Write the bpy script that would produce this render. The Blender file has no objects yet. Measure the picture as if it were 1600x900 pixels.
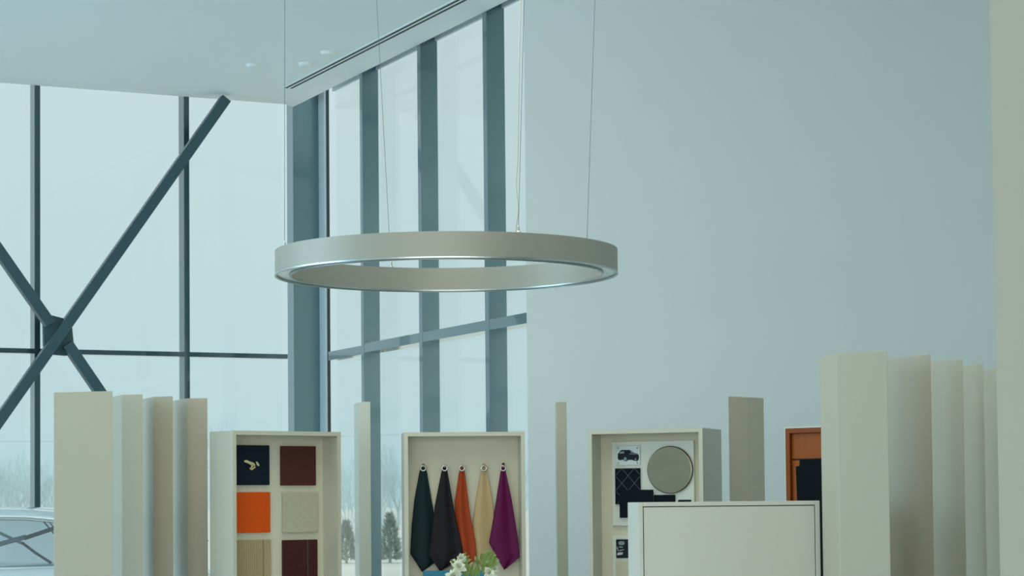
import bpy, bmesh, math, random
from mathutils import Vector, Matrix
random.seed(7)
SC = bpy.context.scene
COL = SC.collection

# ------------------------------------------------------------------ camera
F = 3500.0
PITCH = math.radians(2.5); ROLL = math.radians(.545)
SHY = (785-450-F*math.tan(PITCH))/1600
EYE = Vector((0, 0, 1.6))
fw = Vector((0, math.cos(PITCH), math.sin(PITCH)))
rt0 = Vector((1, 0, 0)); up0 = Vector((0, -math.sin(PITCH), math.cos(PITCH)))
rt = rt0*math.cos(ROLL)-up0*math.sin(ROLL)
up = up0*math.cos(ROLL)+rt0*math.sin(ROLL)
cd = bpy.data.cameras.new('camera'); cam = bpy.data.objects.new('camera', cd); COL.objects.link(cam)
M3 = Matrix((rt, up, -fw)).transposed()
cam.matrix_world = Matrix.Translation(EYE) @ M3.to_4x4()
cd.sensor_width = 36; cd.lens = F*36/1600; cd.shift_y = SHY
cd.clip_end = 2000; cd.dof.use_dof = True; cd.dof.focus_distance = 15.5; cd.dof.aperture_fstop = 7
SC.camera = cam

def ray(x, y):
    return fw + rt*((x-800)/F) - up*((y-450-1600*SHY)/F)
def at(x, y, Y):
    d = ray(x, y); return EYE + d*(Y/d.y)
def gx(x, Y, y=700):                       # ground position seen at pixel column x, depth Y
    p = at(x, y, Y); return Vector((p.x, p.y, 0))

# ------------------------------------------------------------------ world, exposure, lights
w = bpy.data.worlds.new('overcast'); SC.world = w; w.use_nodes = True
nt = w.node_tree; nt.nodes.clear()
out = nt.nodes.new('ShaderNodeOutputWorld'); bg = nt.nodes.new('ShaderNodeBackground')
tc = nt.nodes.new('ShaderNodeTexCoord'); sx = nt.nodes.new('ShaderNodeSeparateXYZ')
cr = nt.nodes.new('ShaderNodeValToRGB')
nt.links.new(tc.outputs['Generated'], sx.inputs[0]); nt.links.new(sx.outputs['Z'], cr.inputs['Fac'])
SKY_LO = (.50, .70, .735); SKY_MID = (.56, .73, .755); 
e = cr.color_ramp.elements
e[0].position = 0.0; e[0].color = (.49, .69, .73, 1)
e[1].position = .05; e[1].color = (.53, .71, .74, 1)
n = e.new(.16); n.color = (.575, .735, .76, 1)
n = e.new(.30); n.color = (.62, .77, .80, 1)
n = e.new(.75); n.color = (1, 1, 1, 1)
mul = nt.nodes.new('ShaderNodeMapRange')                      # overcast sky: brighter towards the zenith
mul.inputs['From Min'].default_value = .22; mul.inputs['From Max'].default_value = .8
mul.inputs['To Min'].default_value = 1.0; mul.inputs['To Max'].default_value = 1.5
nt.links.new(sx.outputs['Z'], mul.inputs['Value']); nt.links.new(mul.outputs[0], bg.inputs['Strength'])
nt.links.new(cr.outputs[0], bg.inputs['Color']); nt.links.new(bg.outputs[0], out.inputs[0])

SC.view_settings.view_transform = 'Standard'; SC.view_settings.look = 'None'
SC.view_settings.gamma = 1; SC.view_settings.use_curve_mapping = False
SC.view_settings.exposure = 0.0

HC = 6.6                                                     # ceiling height
def area(name, loc, rot, sx_, sy_, power, col):
    l = bpy.data.lights.new(name, 'AREA'); l.shape = 'RECTANGLE'; l.size = sx_; l.size_y = sy_
    l.energy = power; l.color = col
    o = bpy.data.objects.new(name, l); COL.objects.link(o); o.location = loc; o.rotation_euler = rot
    return o
# daylight through the glazed left side, and an added rear fill, outside the view
area('daylight_side_window', (-17.5, 13.5, 3.3), (0, math.radians(-90), 0), 6.0, 11, 1080, (.52, .80, 1.0))
area('rear_fill_light', (-2, -7.6, 3.3), (math.radians(90), 0, 0), 17, 6, 920, (1.0, .975, .89))
# added fill light under the ceiling above the displays, outside the view
area('ceiling_fill_light', (-1, 13, HC-.05), (0, 0, 0), 6, 5, 160, (.98, 1.0, .80))

# ------------------------------------------------------------------ materials
def mat(name, col, rough=.6, metal=0, spec=.5, noise=0, nscale=8, bump=0, bscale=60, coat=0, stretch=(1, 1, 1)):
    m = bpy.data.materials.new(name); m.use_nodes = True; t = m.node_tree; b = t.nodes['Principled BSDF']
    b.inputs['Roughness'].default_value = rough; b.inputs['Metallic'].default_value = metal
    b.inputs['Specular IOR Level'].default_value = spec; b.inputs['Coat Weight'].default_value = coat
    tcn = t.nodes.new('ShaderNodeTexCoord'); mp = t.nodes.new('ShaderNodeMapping'); mp.inputs['Scale'].default_value = stretch
    t.links.new(tcn.outputs['Object'], mp.inputs[0])
    nz = t.nodes.new('ShaderNodeTexNoise'); nz.inputs['Scale'].default_value = nscale; nz.inputs['Detail'].default_value = 4
    t.links.new(mp.outputs[0], nz.inputs['Vector'])
    mx = t.nodes.new('ShaderNodeMix'); mx.data_type = 'RGBA'
    mx.inputs['A'].default_value = tuple(c*(1-noise) for c in col)+(1,)
    mx.inputs['B'].default_value = tuple(min(1, c*(1+noise)) for c in col)+(1,)
    t.links.new(nz.outputs['Fac'], mx.inputs['Factor']); t.links.new(mx.outputs['Result'], b.inputs['Base Color'])
    if bump:
        n2 = t.nodes.new('ShaderNodeTexNoise'); n2.inputs['Scale'].default_value = bscale
        t.links.new(mp.outputs[0], n2.inputs['Vector'])
        bp = t.nodes.new('ShaderNodeBump'); bp.inputs['Strength'].default_value = bump; bp.inputs['Distance'].default_value = .01
        t.links.new(n2.outputs['Fac'], bp.inputs['Height']); t.links.new(bp.outputs[0], b.inputs['Normal'])
    return m
def glass(name, tint, ior=1.25, rough=0.0):
    m = bpy.data.materials.new(name); m.use_nodes = True; t = m.node_tree; t.nodes.clear()
    o = t.nodes.new('ShaderNodeOutputMaterial'); mx = t.nodes.new('ShaderNodeMixShader')
    tr = t.nodes.new('ShaderNodeBsdfTransparent'); gl = t.nodes.new('ShaderNodeBsdfGlossy'); fr = t.nodes.new('ShaderNodeFresnel')
    ge = t.nodes.new('ShaderNodeNewGeometry'); mi = t.nodes.new('ShaderNodeMix')
    mi.inputs['A'].default_value = ior; mi.inputs['B'].default_value = 1/ior       # the same Fresnel from either side of the pane
    t.links.new(ge.outputs['Backfacing'], mi.inputs['Factor']); t.links.new(mi.outputs['Result'], fr.inputs[0])
    tr.inputs[0].default_value = tint+(1,); gl.inputs['Roughness'].default_value = rough; fr.inputs[0].default_value = ior
    t.links.new(fr.outputs[0], mx.inputs[0]); t.links.new(tr.outputs[0], mx.inputs[1]); t.links.new(gl.outputs[0], mx.inputs[2])
    t.links.new(mx.outputs[0], o.inputs[0]); return m
M = dict(
    white_wall=mat('white_wall_paint', (.82, .845, .81), .8, noise=.012, nscale=1.5, bump=.03, bscale=90),
    ceiling=mat('white_ceiling_paint', (.88, .93, .93), .85, noise=.008, nscale=1),
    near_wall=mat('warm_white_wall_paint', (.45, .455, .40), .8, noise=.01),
    floor=mat('pale_floor_tile', (.52, .60, .63), .3, noise=.04, nscale=.7),
    alu=mat('blue_grey_aluminium', (.15, .25, .28), .3, metal=.9, coat=1, noise=.03, nscale=3, stretch=(3, 3, .2)),
    lit_alu=mat('lit_blue_grey_paint', (.62, .72, .76), .5, noise=.02),  # paler frame colour; the jamb's light from the left is put in
    alu_shaded=mat('shaded_blue_grey_aluminium', (.055, .115, .135), .3, metal=.9, coat=1, noise=.03, nscale=3, stretch=(3, 3, .2)),  # darker copy of the same aluminium, shade of the fronts put in
    steel=mat('dark_painted_steel', (.055, .115, .13), .42, metal=.3, noise=.06, nscale=5),
    glass=glass('window_glass', (.985, .995, .99)),
    cream=mat('cream_lacquer', (.58, .555, .455), .42, noise=.012, nscale=3, coat=.15),
    fin=mat('beige_fin_lacquer', (.45, .41, .315), .45, noise=.012, nscale=3, coat=.15),
    fin_lit=mat('lightened_beige_fin_lacquer', (.60, .53, .41), .45, noise=.012, nscale=3, coat=.15),  # lighter copy of the fin colour, making up for weak light
    cream_in=mat('beige_cabinet_lining', (.68, .64, .50), .55, noise=.02, nscale=6),
    counter=mat('greyed_white_lacquer', (.68, .67, .59), .4, noise=.01, nscale=3, coat=.15),
    groove=mat('shadow_gap_rubber', (.10, .11, .09), .8),
    ring=mat('satin_champagne_metal', (.37, .36, .31), .5, metal=.3, noise=.02, nscale=4),
    lip=mat('polished_metal_lip', (.5, .54, .54), .3, metal=1),
    opal=mat('opal_acrylic_diffuser', (.72, .76, .74), .18, noise=.01),
    cable=mat('steel_cable', (.10, .13, .14), .5, metal=.2),
    cord=mat('pale_power_cord', (.62, .64, .58), .5),
    slot=mat('dark_air_slot', (.03, .045, .05), .7),
    disc=mat('white_ceiling_fitting', (.86, .88, .86), .5),
    navy=mat('navy_leather', (.004, .010, .022), .5, spec=.2, noise=.2, nscale=40, bump=.25, bscale=220),
    maroon=mat('maroon_leather', (.082, .022, .018), .5, spec=.2, noise=.1, nscale=30, bump=.25, bscale=220),
    darkmaroon=mat('dark_maroon_leather', (.060, .014, .014), .5, spec=.2, noise=.1, nscale=30, bump=.2, bscale=220),
    orange=mat('orange_leather', (.72, .09, .004), .5, spec=.2, noise=.06, nscale=30, bump=.25, bscale=220),
    tansample=mat('ash_wood_veneer', (.42, .32, .18), .6, noise=.16, nscale=14, stretch=(12, 12, .5)),
    creamleather=mat('cream_embossed_leather', (.52, .48, .34), .55, noise=.05, nscale=20, bump=.3, bscale=120),
    gold=mat('gold_emblem_metal', (.95, .75, .42), .22, metal=1),
    chrome=mat('brushed_chrome', (.5, .52, .48), .25, metal=1),
    h_teal=mat('dark_teal_hide', (.006, .020, .024), .6, spec=.2, noise=.15, nscale=8, bump=.2, bscale=180),
    h_black=mat('black_brown_hide', (.012, .009, .013), .6, spec=.2, noise=.15, nscale=8, bump=.2, bscale=180),
    h_rust=mat('rust_orange_hide', (.36, .050, .010), .55, spec=.2, noise=.1, nscale=8, bump=.2, bscale=180),
    h_tan=mat('tan_hide', (.52, .36, .18), .55, noise=.06, nscale=8, bump=.2, bscale=180),
    h_mag=mat('magenta_hide', (.115, .004, .060), .5, spec=.2, noise=.1, nscale=8, bump=.2, bscale=180),
    turq=mat('turquoise_board', (.02, .20, .32), .6, noise=.05, nscale=12),
    board=mat('white_mounting_board', (.66, .68, .60), .5, noise=.01),
    mirror=mat('brushed_metal_disc', (.30, .275, .20), .2, metal=1, noise=.08, nscale=5, stretch=(1, 1, 4)),
    acrylic=mat('frosted_plaque', (.62, .68, .66), .25, noise=.02),
    ink=mat('black_print', (.006, .010, .018), .5, spec=.2),
    inkgrey=mat('grey_print', (.20, .24, .24), .5),
    inklight=mat('light_print', (.50, .46, .44), .5),
    quilt=mat('black_quilted_leather', (.003, .006, .012), .6, spec=.1, bump=.2, bscale=200),
    stitch=mat('grey_stitch_thread', (.060, .075, .08), .7),
    wood=mat('orange_brown_veneer', (.33, .085, .012), .5, spec=.2, noise=.18, nscale=6, stretch=(8, 8, .7)),
    wooddark=mat('orange_brown_veneer_edge', (.25, .062, .009), .5, spec=.2, noise=.15, nscale=6, stretch=(8, 8, .7)),
    black=mat('black_vinyl', (.003, .005, .008), .6, spec=.08, noise=.1),
    petal=mat('white_petal', (.80, .82, .66), .6, noise=.05, nscale=40),
    leaf=mat('green_leaf', (.20, .28, .05), .5, noise=.3, nscale=30),
    palegreen=mat('pale_green_bract', (.42, .50, .22), .5, noise=.25, nscale=30),
    vase=glass('vase_glass', (.9, .96, .95)),
    table=mat('white_table_laminate', (.75, .76, .7), .4),
    carpaint=mat('silver_white_car_paint', (.62, .70, .73), .25, metal=.3, coat=1),
    carglass=glass('car_window_glass', (.80, .87, .90), 2.4),
    carblack=mat('black_car_trim', (.006, .008, .010), .35),
    cargrey=mat('grey_green_reflection', (.20, .25, .22), .6),  # colour of the added bars in the car window
    tyre=mat('tyre_rubber', (.02, .02, .02), .8),
    rim=mat('alloy_rim', (.6, .62, .62), .3, metal=1),
    grass=mat('frosty_winter_field', (.50, .57, .52), .9, noise=.15, nscale=.15),
    bark=mat('hazed_bark', (.52, .63, .65), .9, noise=.1, nscale=2),  # fog haze put into the bark colour
    barkfar=mat('far_hazed_bark', (.58, .72, .75), .9, noise=.06, nscale=2),  # stronger haze in the bark colour of the far trees
    conifer=mat('hazed_evergreen', (.34, .41, .37), .9, noise=.25, nscale=4),  # foliage colour paled by painted haze
    pole=mat('weathered_pole', (.40, .47, .48), .9),
)

def bright_film(name, col):
    m = bpy.data.materials.new(name); m.use_nodes = True; t = m.node_tree; t.nodes.clear()
    o = t.nodes.new('ShaderNodeOutputMaterial'); mx = t.nodes.new('ShaderNodeMixShader'); mx.inputs[0].default_value = .65
    d = t.nodes.new('ShaderNodeBsdfDiffuse'); tr = t.nodes.new('ShaderNodeBsdfTranslucent')
    d.inputs[0].default_value = col+(1,); tr.inputs[0].default_value = col+(1,)
    t.links.new(d.outputs[0], mx.inputs[1]); t.links.new(tr.outputs[0], mx.inputs[2]); t.links.new(mx.outputs[0], o.inputs[0]); return m
M['bright_film'] = bright_film('added_bright_film', (.9, .95, .97))  # added translucent sheet that brightens the car's far window

# ------------------------------------------------------------------ mesh helpers
def tag(o, label=None, cat=None, group=None, kind=None):
    if label: o['label'] = label
    if cat: o['category'] = cat
    if group: o['group'] = group
    if kind: o['kind'] = kind
    return o
def empty(name, loc, label=None, cat=None, group=None, kind=None):
    o = bpy.data.objects.new(name, None); COL.objects.link(o); o.location = loc
    o.empty_display_size = .1
    return tag(o, label, cat, group, kind)
def build(name, bm, m, parent=None, smooth=False, bevel=0, recalc=True):
    if recalc: bmesh.ops.recalc_face_normals(bm, faces=bm.faces)
    me = bpy.data.meshes.new(name)
    if parent is not None:
        T = Matrix.Identity(4); p = parent
        chain = []
        while p: chain.append(p); p = p.parent
        for q in reversed(chain): T = T @ Matrix.Translation(q.location)
        bmesh.ops.transform(bm, matrix=T.inverted(), verts=bm.verts)
    bm.to_mesh(me); bm.free()
    if smooth:
        for f in me.polygons: f.use_smooth = True
    ms = m if isinstance(m, (list, tuple)) else [m]
    for x in ms: me.materials.append(x)
    o = bpy.data.objects.new(name, me); COL.objects.link(o)
    if parent is not None: o.parent = parent
    if bevel:
        b = o.modifiers.new('bevel', 'BEVEL'); b.width = bevel; b.segments = 2; b.limit_method = 'ANGLE'
    return o
def prism(bm, pts, z0, z1):
    """vertical prism over a footprint of (x, y) points"""
    a = [bm.verts.new((p[0], p[1], z0)) for p in pts]; b = [bm.verts.new((p[0], p[1], z1)) for p in pts]
    n = len(pts)
    bm.faces.new(a[::-1]); bm.faces.new(b)
    for i in range(n): bm.faces.new((a[i], a[(i+1) % n], b[(i+1) % n], b[i]))
    return bm
def hexa(bm, o, ax, ay, az):
    """box from corner o along three vectors"""
    v = [bm.verts.new(o+ax*i+ay*j+az*k) for k in (0, 1) for j in (0, 1) for i in (0, 1)]
    for f in ((0, 2, 3, 1), (4, 5, 7, 6), (0, 1, 5, 4), (2, 6, 7, 3), (0, 4, 6, 2), (1, 3, 7, 5)):
        bm.faces.new([v[i] for i in f])
    return bm
def slab(bm, o, u, v, d, pts, mi=0):
    """polygon in plane (o,u,v) extruded by vector d"""
    a = [bm.verts.new(o+u*x+v*y) for x, y in pts]; b = [bm.verts.new(o+u*x+v*y+d) for x, y in pts]
    n = len(pts); fs = [bm.faces.new(a), bm.faces.new(b[::-1])]
    for i in range(n): fs.append(bm.faces.new((a[i], b[i], b[(i+1) % n], a[(i+1) % n])))
    for f in fs: f.material_index = mi
    return bm
def tube(bm, pts, rads, seg=8, cap=True):
    pts = [Vector(p) for p in pts]
    if not isinstance(rads, (list, tuple)): rads = [rads]*len(pts)
    rings = []
    for i, p in enumerate(pts):
        d = (pts[min(i+1, len(pts)-1)]-pts[max(i-1, 0)]).normalized()
        a = d.cross(Vector((0, 0, 1)) if abs(d.z) < .95 else Vector((1, 0, 0))).normalized(); b = d.cross(a)
        rings.append([bm.verts.new(p+(a*math.cos(t*2*math.pi/seg)+b*math.sin(t*2*math.pi/seg))*rads[i]) for t in range(seg)])
    for r0, r1 in zip(rings, rings[1:]):
        for t in range(seg): bm.faces.new((r0[t], r0[(t+1) % seg], r1[(t+1) % seg], r1[t]))
    if cap: bm.faces.new(rings[0][::-1]); bm.faces.new(rings[-1])
    return bm
def lathe(bm, prof, c, seg=48, axis=Vector((0, 0, 1)), close=False):
    """revolve (radius, height) profile about axis through c"""
    axis = axis.normalized(); a = axis.cross(Vector((1, 0, 0)) if abs(axis.x) < .9 else Vector((0, 1, 0))).normalized(); b = axis.cross(a)
    rings = []
    for r, h in prof:
        rings.append([bm.verts.new(c+axis*h+(a*math.cos(t*2*math.pi/seg)+b*math.sin(t*2*math.pi/seg))*max(r, 1e-4)) for t in range(seg)])
    pr = list(zip(rings, rings[1:]))+([(rings[-1], rings[0])] if close else [])
    for r0, r1 in pr:
        for t in range(seg): bm.faces.new((r0[t], r0[(t+1) % seg], r1[(t+1) % seg], r1[t]))
    if not close:
        bm.faces.new(rings[0][::-1]); bm.faces.new(rings[-1])
    return bm
NB = bmesh.new
Z = Vector((0, 0, 1))

# ------------------------------------------------------------------ room shell
CA = Vector((-2.32, 28.03, 0))                       # corner post, room side
dA = Vector((.8937, .4487, 0)).normalized()          # left facade, running right
nA = Vector((dA.y, -dA.x, 0))                        # into the room
B0 = Vector((-1.7278, 25.864, 0)); B1 = Vector((-.2492, 22.6595, 0))
dB = (B1-B0).normalized(); nB = Vector((dB.y, -dB.x, 0))   # into the room (towards the left)
if nB.x > 0: nB = -nB
A1 = Vector((-2.7893, 27.82, 0))
def onA(px, y=400):                                  # position along the left facade's room-side plane
    d = ray(px, y); t = (A1-EYE).dot(nA)/d.dot(nA); return (EYE+d*t)
def onB(px, y=400):
    d = ray(px, y); t = (B0-EYE).dot(nB)/d.dot(nB); return (EYE+d*t)
def flat(p): return Vector((p.x, p.y, 0))
W0 = flat(onB(822)); W1 = Vector((7.2, 21.25, 0))   # white wall foot line
XL, XR, YR = -18.0, 7.2, -8.0
AL = A1-dA*((A1.x-XL)/dA.x)                          # left end of facade
corner = flat(onB(458))
cpt = corner

fl = NB(); prism(fl, [(XL-.5, YR-.5), (XR+.3, YR-.5), (XR+.3, 22), (W0.x, 22.2), (corner.x+.6, corner.y+.2), (AL.x-.5, AL.y+.3)], -.15, 0)
build('floor', fl, M['floor']); bpy.data.objects['floor']['kind'] = 'structure'
cl = NB()
aL2 = AL+dA*-.2; aR2 = cpt-nB*0.0+dA*0
gB = -nB*.0
prism(cl, [(XL-.3, YR-.3), (XR+.3, YR-.3), (XR+.3, 21.9), (W0.x+.4, W0.y+.25), tuple((W0+gB)[:2]), tuple((corner+gB)[:2]), tuple(A1[:2]), tuple((AL)[:2]), (XL-.3, AL.y)], HC, HC+.35)
build('ceiling', cl, M['ceiling'])['kind'] = 'structure'
rf = NB()
prism(rf, [(XL-1, YR-1), (XR+1, YR-1), (XR+1, 23), (W0.x+1, 23), tuple((corner+gB*3+dB*-.8)[:2]), tuple((corner-nA*.6)[:2]), tuple((AL-nA*.6)[:2]), (XL-1, AL.y)], HC+.55, HC+.8)
build('roof', rf, M['disc'])['kind'] = 'structure'
wb = NB(); prism(wb, [tuple(W0[:2]), tuple(W1[:2]), (W1.x, W1.y+.3), (W0.x+.12, W0.y+.3)], 0, HC+.0)
build('wall_back', wb, M['white_wall'])['kind'] = 'structure'
wr = NB(); prism(wr, [(XR, YR), (XR+.2, YR), (XR+.2, 21.25), (XR, 21.25)], 0, HC)
build('wall_right', wr, M['white_wall'])['kind'] = 'structure'
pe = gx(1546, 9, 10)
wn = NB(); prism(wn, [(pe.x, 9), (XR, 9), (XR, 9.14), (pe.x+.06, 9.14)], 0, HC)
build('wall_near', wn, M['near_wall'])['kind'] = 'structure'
wq = NB(); prism(wq, [(XL, YR-.2), (XR, YR-.2), (XR, YR), (XL, YR)], 0, 1.0); prism(wq, [(2.5, YR-.2), (XR, YR-.2), (XR, YR), (2.5, YR)], 1.0, HC)
build('wall_rear', wq, M['white_wall'])['kind'] = 'structure'

# left glazed facade
def facade(name, p0, p1, d, n, posts, zt, depth, pw, ztr, tth, label=None, glass_back=.03):
    r = empty(name, p0); r['kind'] = 'structure'
    L = (p1-p0).length
    for s in posts:
        b = NB(); hexa(b, p0+d*(s-pw/2)-n*depth, d*pw, n*depth, Z*zt); build('mullion', b, M['alu_shaded'], r)
    edges = [0]+sorted(posts)+[L]
    for a, c in zip(edges, edges[1:]):
        a2 = a+(pw/2 if a else 0); c2 = c-(pw/2 if c != L else 0)
        if c2-a2 < .05: continue
        b = NB(); hexa(b, p0+d*a2-n*depth, d*(c2-a2), n*(depth-.004), Z*tth)
        bmesh.ops.translate(b, verts=b.verts, vec=(0, 0, ztr-tth/2)); build('transom', b, M['alu_shaded'], r)
    b = NB(); hexa(b, p0-n*(depth+glass_back), d*L, n*.02, Z*zt); build('glass_pane', b, M['glass'], r)
    b = NB(); hexa(b, p0-n*depth, d*L, n*.1, Z*.12); build('sill_rail', b, M['alu_shaded'], r)
    return r
sA = lambda px: (flat(onA(px))-AL).dot(dA)
endA = flat(onA(449))
mA = [sA(58.5), sA(292)]
step = mA[1]-mA[0]
k = mA[0]-step
while k > .3: mA.append(k); k -= step
facade('window_1', AL, endA, dA, nA, mA, HC+.5, .20, .068, 3.44, .058)
# right glazed facade (runs from the corner post towards the white wall)
sB = lambda px: (flat(onB(px))-corner).dot(dB)
f2 = facade('window_2', corner+dB*sB(500), W0, dB, nB, [], HC+.5, .20, .07, 3.40, .11)
for ch in list(f2.children):
    if ch.name.startswith('transom'): bpy.data.objects.remove(ch)
o2 = corner+dB*sB(500)
def s2(px): return (flat(onB(px))-o2).dot(dB)
fr = [(563.5, 567.5), (654, 659), (757, 763)]
cuts = [0]
_d = ray(592, 109); _t = (B0-nB*.2-EYE).dot(nB)/_d.dot(nB); HDZ = (EYE+_d*_t).z
for a, c in fr:
    sa, sc_ = s2(a), s2(c)
    b = NB(); hexa(b, o2+dB*sa-nB*.20, dB*(sc_-sa), nB*.20, Z*(HC+.5)); build('mullion', b, M['alu'], f2)
    cuts += [sa, sc_]
cuts.append((W0-o2).length)
for i in range(0, len(cuts), 2):
    b = NB(); hexa(b, o2+dB*cuts[i]-nB*.2+Z*3.345, dB*(cuts[i+1]-cuts[i]), nB*(.196 if i else .10), Z*.105); build('transom', b, M['alu'], f2)
    b = NB(); hexa(b, o2+dB*cuts[i]-nB*.2+Z*HDZ, dB*(cuts[i+1]-cuts[i]), nB*.03, Z*.5); build('head_frame', b, M['lit_alu'], f2)
# corner: deep column, light jamb and dark gasket
c0 = corner
jp = flat(onB(449, 400))
col_s0 = (flat(onB(449))-corner).dot(dB); col_s1 = (flat(onB(458.5))-corner).dot(dB)
b = NB(); hexa(b, corner+dB*col_s0-nB*.36, dB*(col_s1-col_s0), nB*.36, Z*(HC+.5)); cc = build('corner_column', b, M['alu'])
tag(cc, kind='structure')
b = NB(); hexa(b, corner+dB*(col_s1+.005)-nB*.40, dB*.215, nB*.06, Z*(HC+.5)); tag(build('corner_jamb', b, M['lit_alu']), kind='structure')
b = NB(); hexa(b, corner+dB*(col_s1+.205)-nB*.40, dB*.03, nB*.035, Z*(HC+.5)); tag(build('corner_gasket', b, M['slot']), kind='structure')
# left side facade and rear glazing of the room, outside the view
LS = Vector((XL, YR, 0)); dL = Vector((0, 1, 0)); nL = Vector((1, 0, 0))
facade('window_3', LS, AL, dL, nL, [2.7*i for i in range(1, 10)], HC, .2, .07, 3.44, .06)
RR = Vector((2.5, YR, 0))
facade('window_4', RR+Z*1.0, Vector((XL, YR, 1.0)), Vector((-1, 0, 0)), Vector((0, 1, 0)), [2.7*i for i in range(1, 7)], HC-1, .2, .07, 2.4, .06)

# ------------------------------------------------------------------ outdoors
g = NB(); prism(g, [(-400, -60), (400, -60), (400, 900), (-400, 900)], -.6, -.2)
build('ground', g, M['grass'])['kind'] = 'structure'

# ------------------------------------------------------------------ cross brace in front of the left facade
cb = empty('cross_brace', flat(onA(93))+nA*.2, 'dark steel X shaped wind brace with a gusset plate in front of the left glazing', 'brace')
def pA(px, py, off):                                # point on a plane parallel to the facade
    d = ray(px, py); t = (A1+nA*off-EYE).dot(nA)/d.dot(nA); return EYE+d*t
def strut(p, q, w, off, dep):
    a = pA(*p, off); c = pA(*q, off); ax = c-a; s = ax.normalized().cross(nA).normalized()
    b = NB(); hexa(b, a-s*w/2-nA*dep, ax, s*w, nA*dep); return build('strut', b, M['steel'], cb, bevel=.006)
strut((355, 153), (-170, 899), .125, .42, .12)
strut((-90, 262), (80, 506), .125, .42, .12)
strut((107, 537), (320, 850), .125, .42, .12)
b = NB(); P = [(67, 500), (80, 492), (99, 497), (113, 508), (117, 549), (104, 556), (80, 554), (68, 541)]
g0 = pA(93, 523, .32); ua = dA
pts = []
for x, y in P:
    q = pA(x, y, .32)-g0; pts.append((q.dot(ua), q.z))
slab(b, g0, ua, Z, -nA*.05, pts); build('gusset_plate', b, M['steel'], cb, bevel=.01)

# ------------------------------------------------------------------ ceiling fittings
def onC(px, py): d = ray(px, py); return EYE+d*((HC-EYE.z)/d.z)
sv0 = onC(451, 137); sv1 = onC(722, -1); sd = (sv1-sv0).normalized(); sv1 = sv1+sd*7; sn = Vector((-sd.y, sd.x, 0))
vent = empty('linear_air_diffuser', sv0, 'long narrow twin slot air diffuser in the ceiling along the glazed side', 'air vent')
L = (sv1-sv0).length
b = NB(); hexa(b, sv0-sn*.075-Z*.008, sd*L, sn*.15, Z*.012); build('diffuser_frame', b, M['ceiling'], vent)
for s in (-.052, .012):
    b = NB(); hexa(b, sv0+sn*s-Z*.0095, sd*L, sn*.032, Z*.006); build('slot', b, M['slot'], vent)
for px, py, r, lab in [(396, 101, .085, 'small round white ceiling fitting left of the hanging cable'), (513, 81, .085, 'small round white ceiling fitting nearest the slot diffuser, farthest right'), (478, 99, .085, 'small round white ceiling fitting between the other two and close to the slot diffuser')]:
    p = onC(px, py); b = NB(); lathe(b, [(r, 0), (r, -.012), (r*.8, -.03), (r*.45, -.034)], p, 24)
    tag(build('ceiling_fitting', b, M['ceiling'], smooth=False), lab, 'ceiling fitting', 'round ceiling fittings')

# ------------------------------------------------------------------ ring pendant light
RD = 14.0; rc = at(698, 431, RD); RO = 1.072; RI = .972; RH = .152
ring = empty('ring_pendant_light', rc, 'large champagne metal ring pendant light hanging on thin cables above the displays', 'ceiling lamp')
b = NB()
lathe(b, [(RO, 0), (RO, RH), (RI, RH), (RI, 0), (RI+.006, 0), (RI+.006, .03), (RO-.006, .03), (RO-.006, 0)], rc, 160, close=True)
ho = build('ring_housing', b, M['ring'], ring, smooth=True)
ho.data.set_sharp_from_angle(angle=math.radians(30))
b = NB(); lathe(b, [(RO+.002, -.003), (RO+.002, .006), (RO-.010, .006), (RO-.010, -.003)], rc, 160, close=True); build('outer_lip', b, M['lip'], ring)
b = NB(); lathe(b, [(RI+.010, -.003), (RI+.010, .006), (RI-.002, .006), (RI-.002, -.003)], rc, 160, close=True); build('inner_lip', b, M['lip'], ring)
b = NB(); lathe(b, [(RI+.007, .010), (RI+.007, .029), (RO-.007, .029), (RO-.007, .010)], rc, 160, close=True); build('light_diffuser', b, M['opal'], ring)
RM = (RO+RI)/2
for i, (ang, toppx) in enumerate([(29, 929.5), (-64, 819), (113, 588.5), (-166, 445)]):
    a = math.radians(ang); p = rc+Vector((math.cos(a)*RM, math.sin(a)*RM, RH))
    tp = at(toppx, 0, p.y); k = (HC-p.z)/(tp.z-p.z); q = p+(tp-p)*k; q.z = HC
    b = NB(); tube(b, [p, q], .0016, 6); sc_ = build('suspension_cable', b, M['cable'], ring)
    b = NB(); lathe(b, [(.016, 0), (.016, .008), (.008, .016), (.007, .04), (.003, .048)], p, 16); build('cable_connector', b, M['chrome'], sc_)
    b = NB(); lathe(b, [(.05, 0), (.05, -.03), (.02, -.045)], q, 24); build('ceiling_canopy', b, M['disc'], sc_)
    if ang == -64:
        pts = []
        for j in range(25):
            t = j/24; s = p+(q-p)*t
            off = (.016*math.sin(t*40) if t < .12 else .003*math.sin(t*14))
            pts.append(s+Vector((-.018+off*(1 if 0 < j < 24 else 0), .02, .0)))
        pts[-1].z = HC
        b = NB(); tube(b, pts, .0042, 8); build('power_cord', b, M['cord'], ring)

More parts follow.
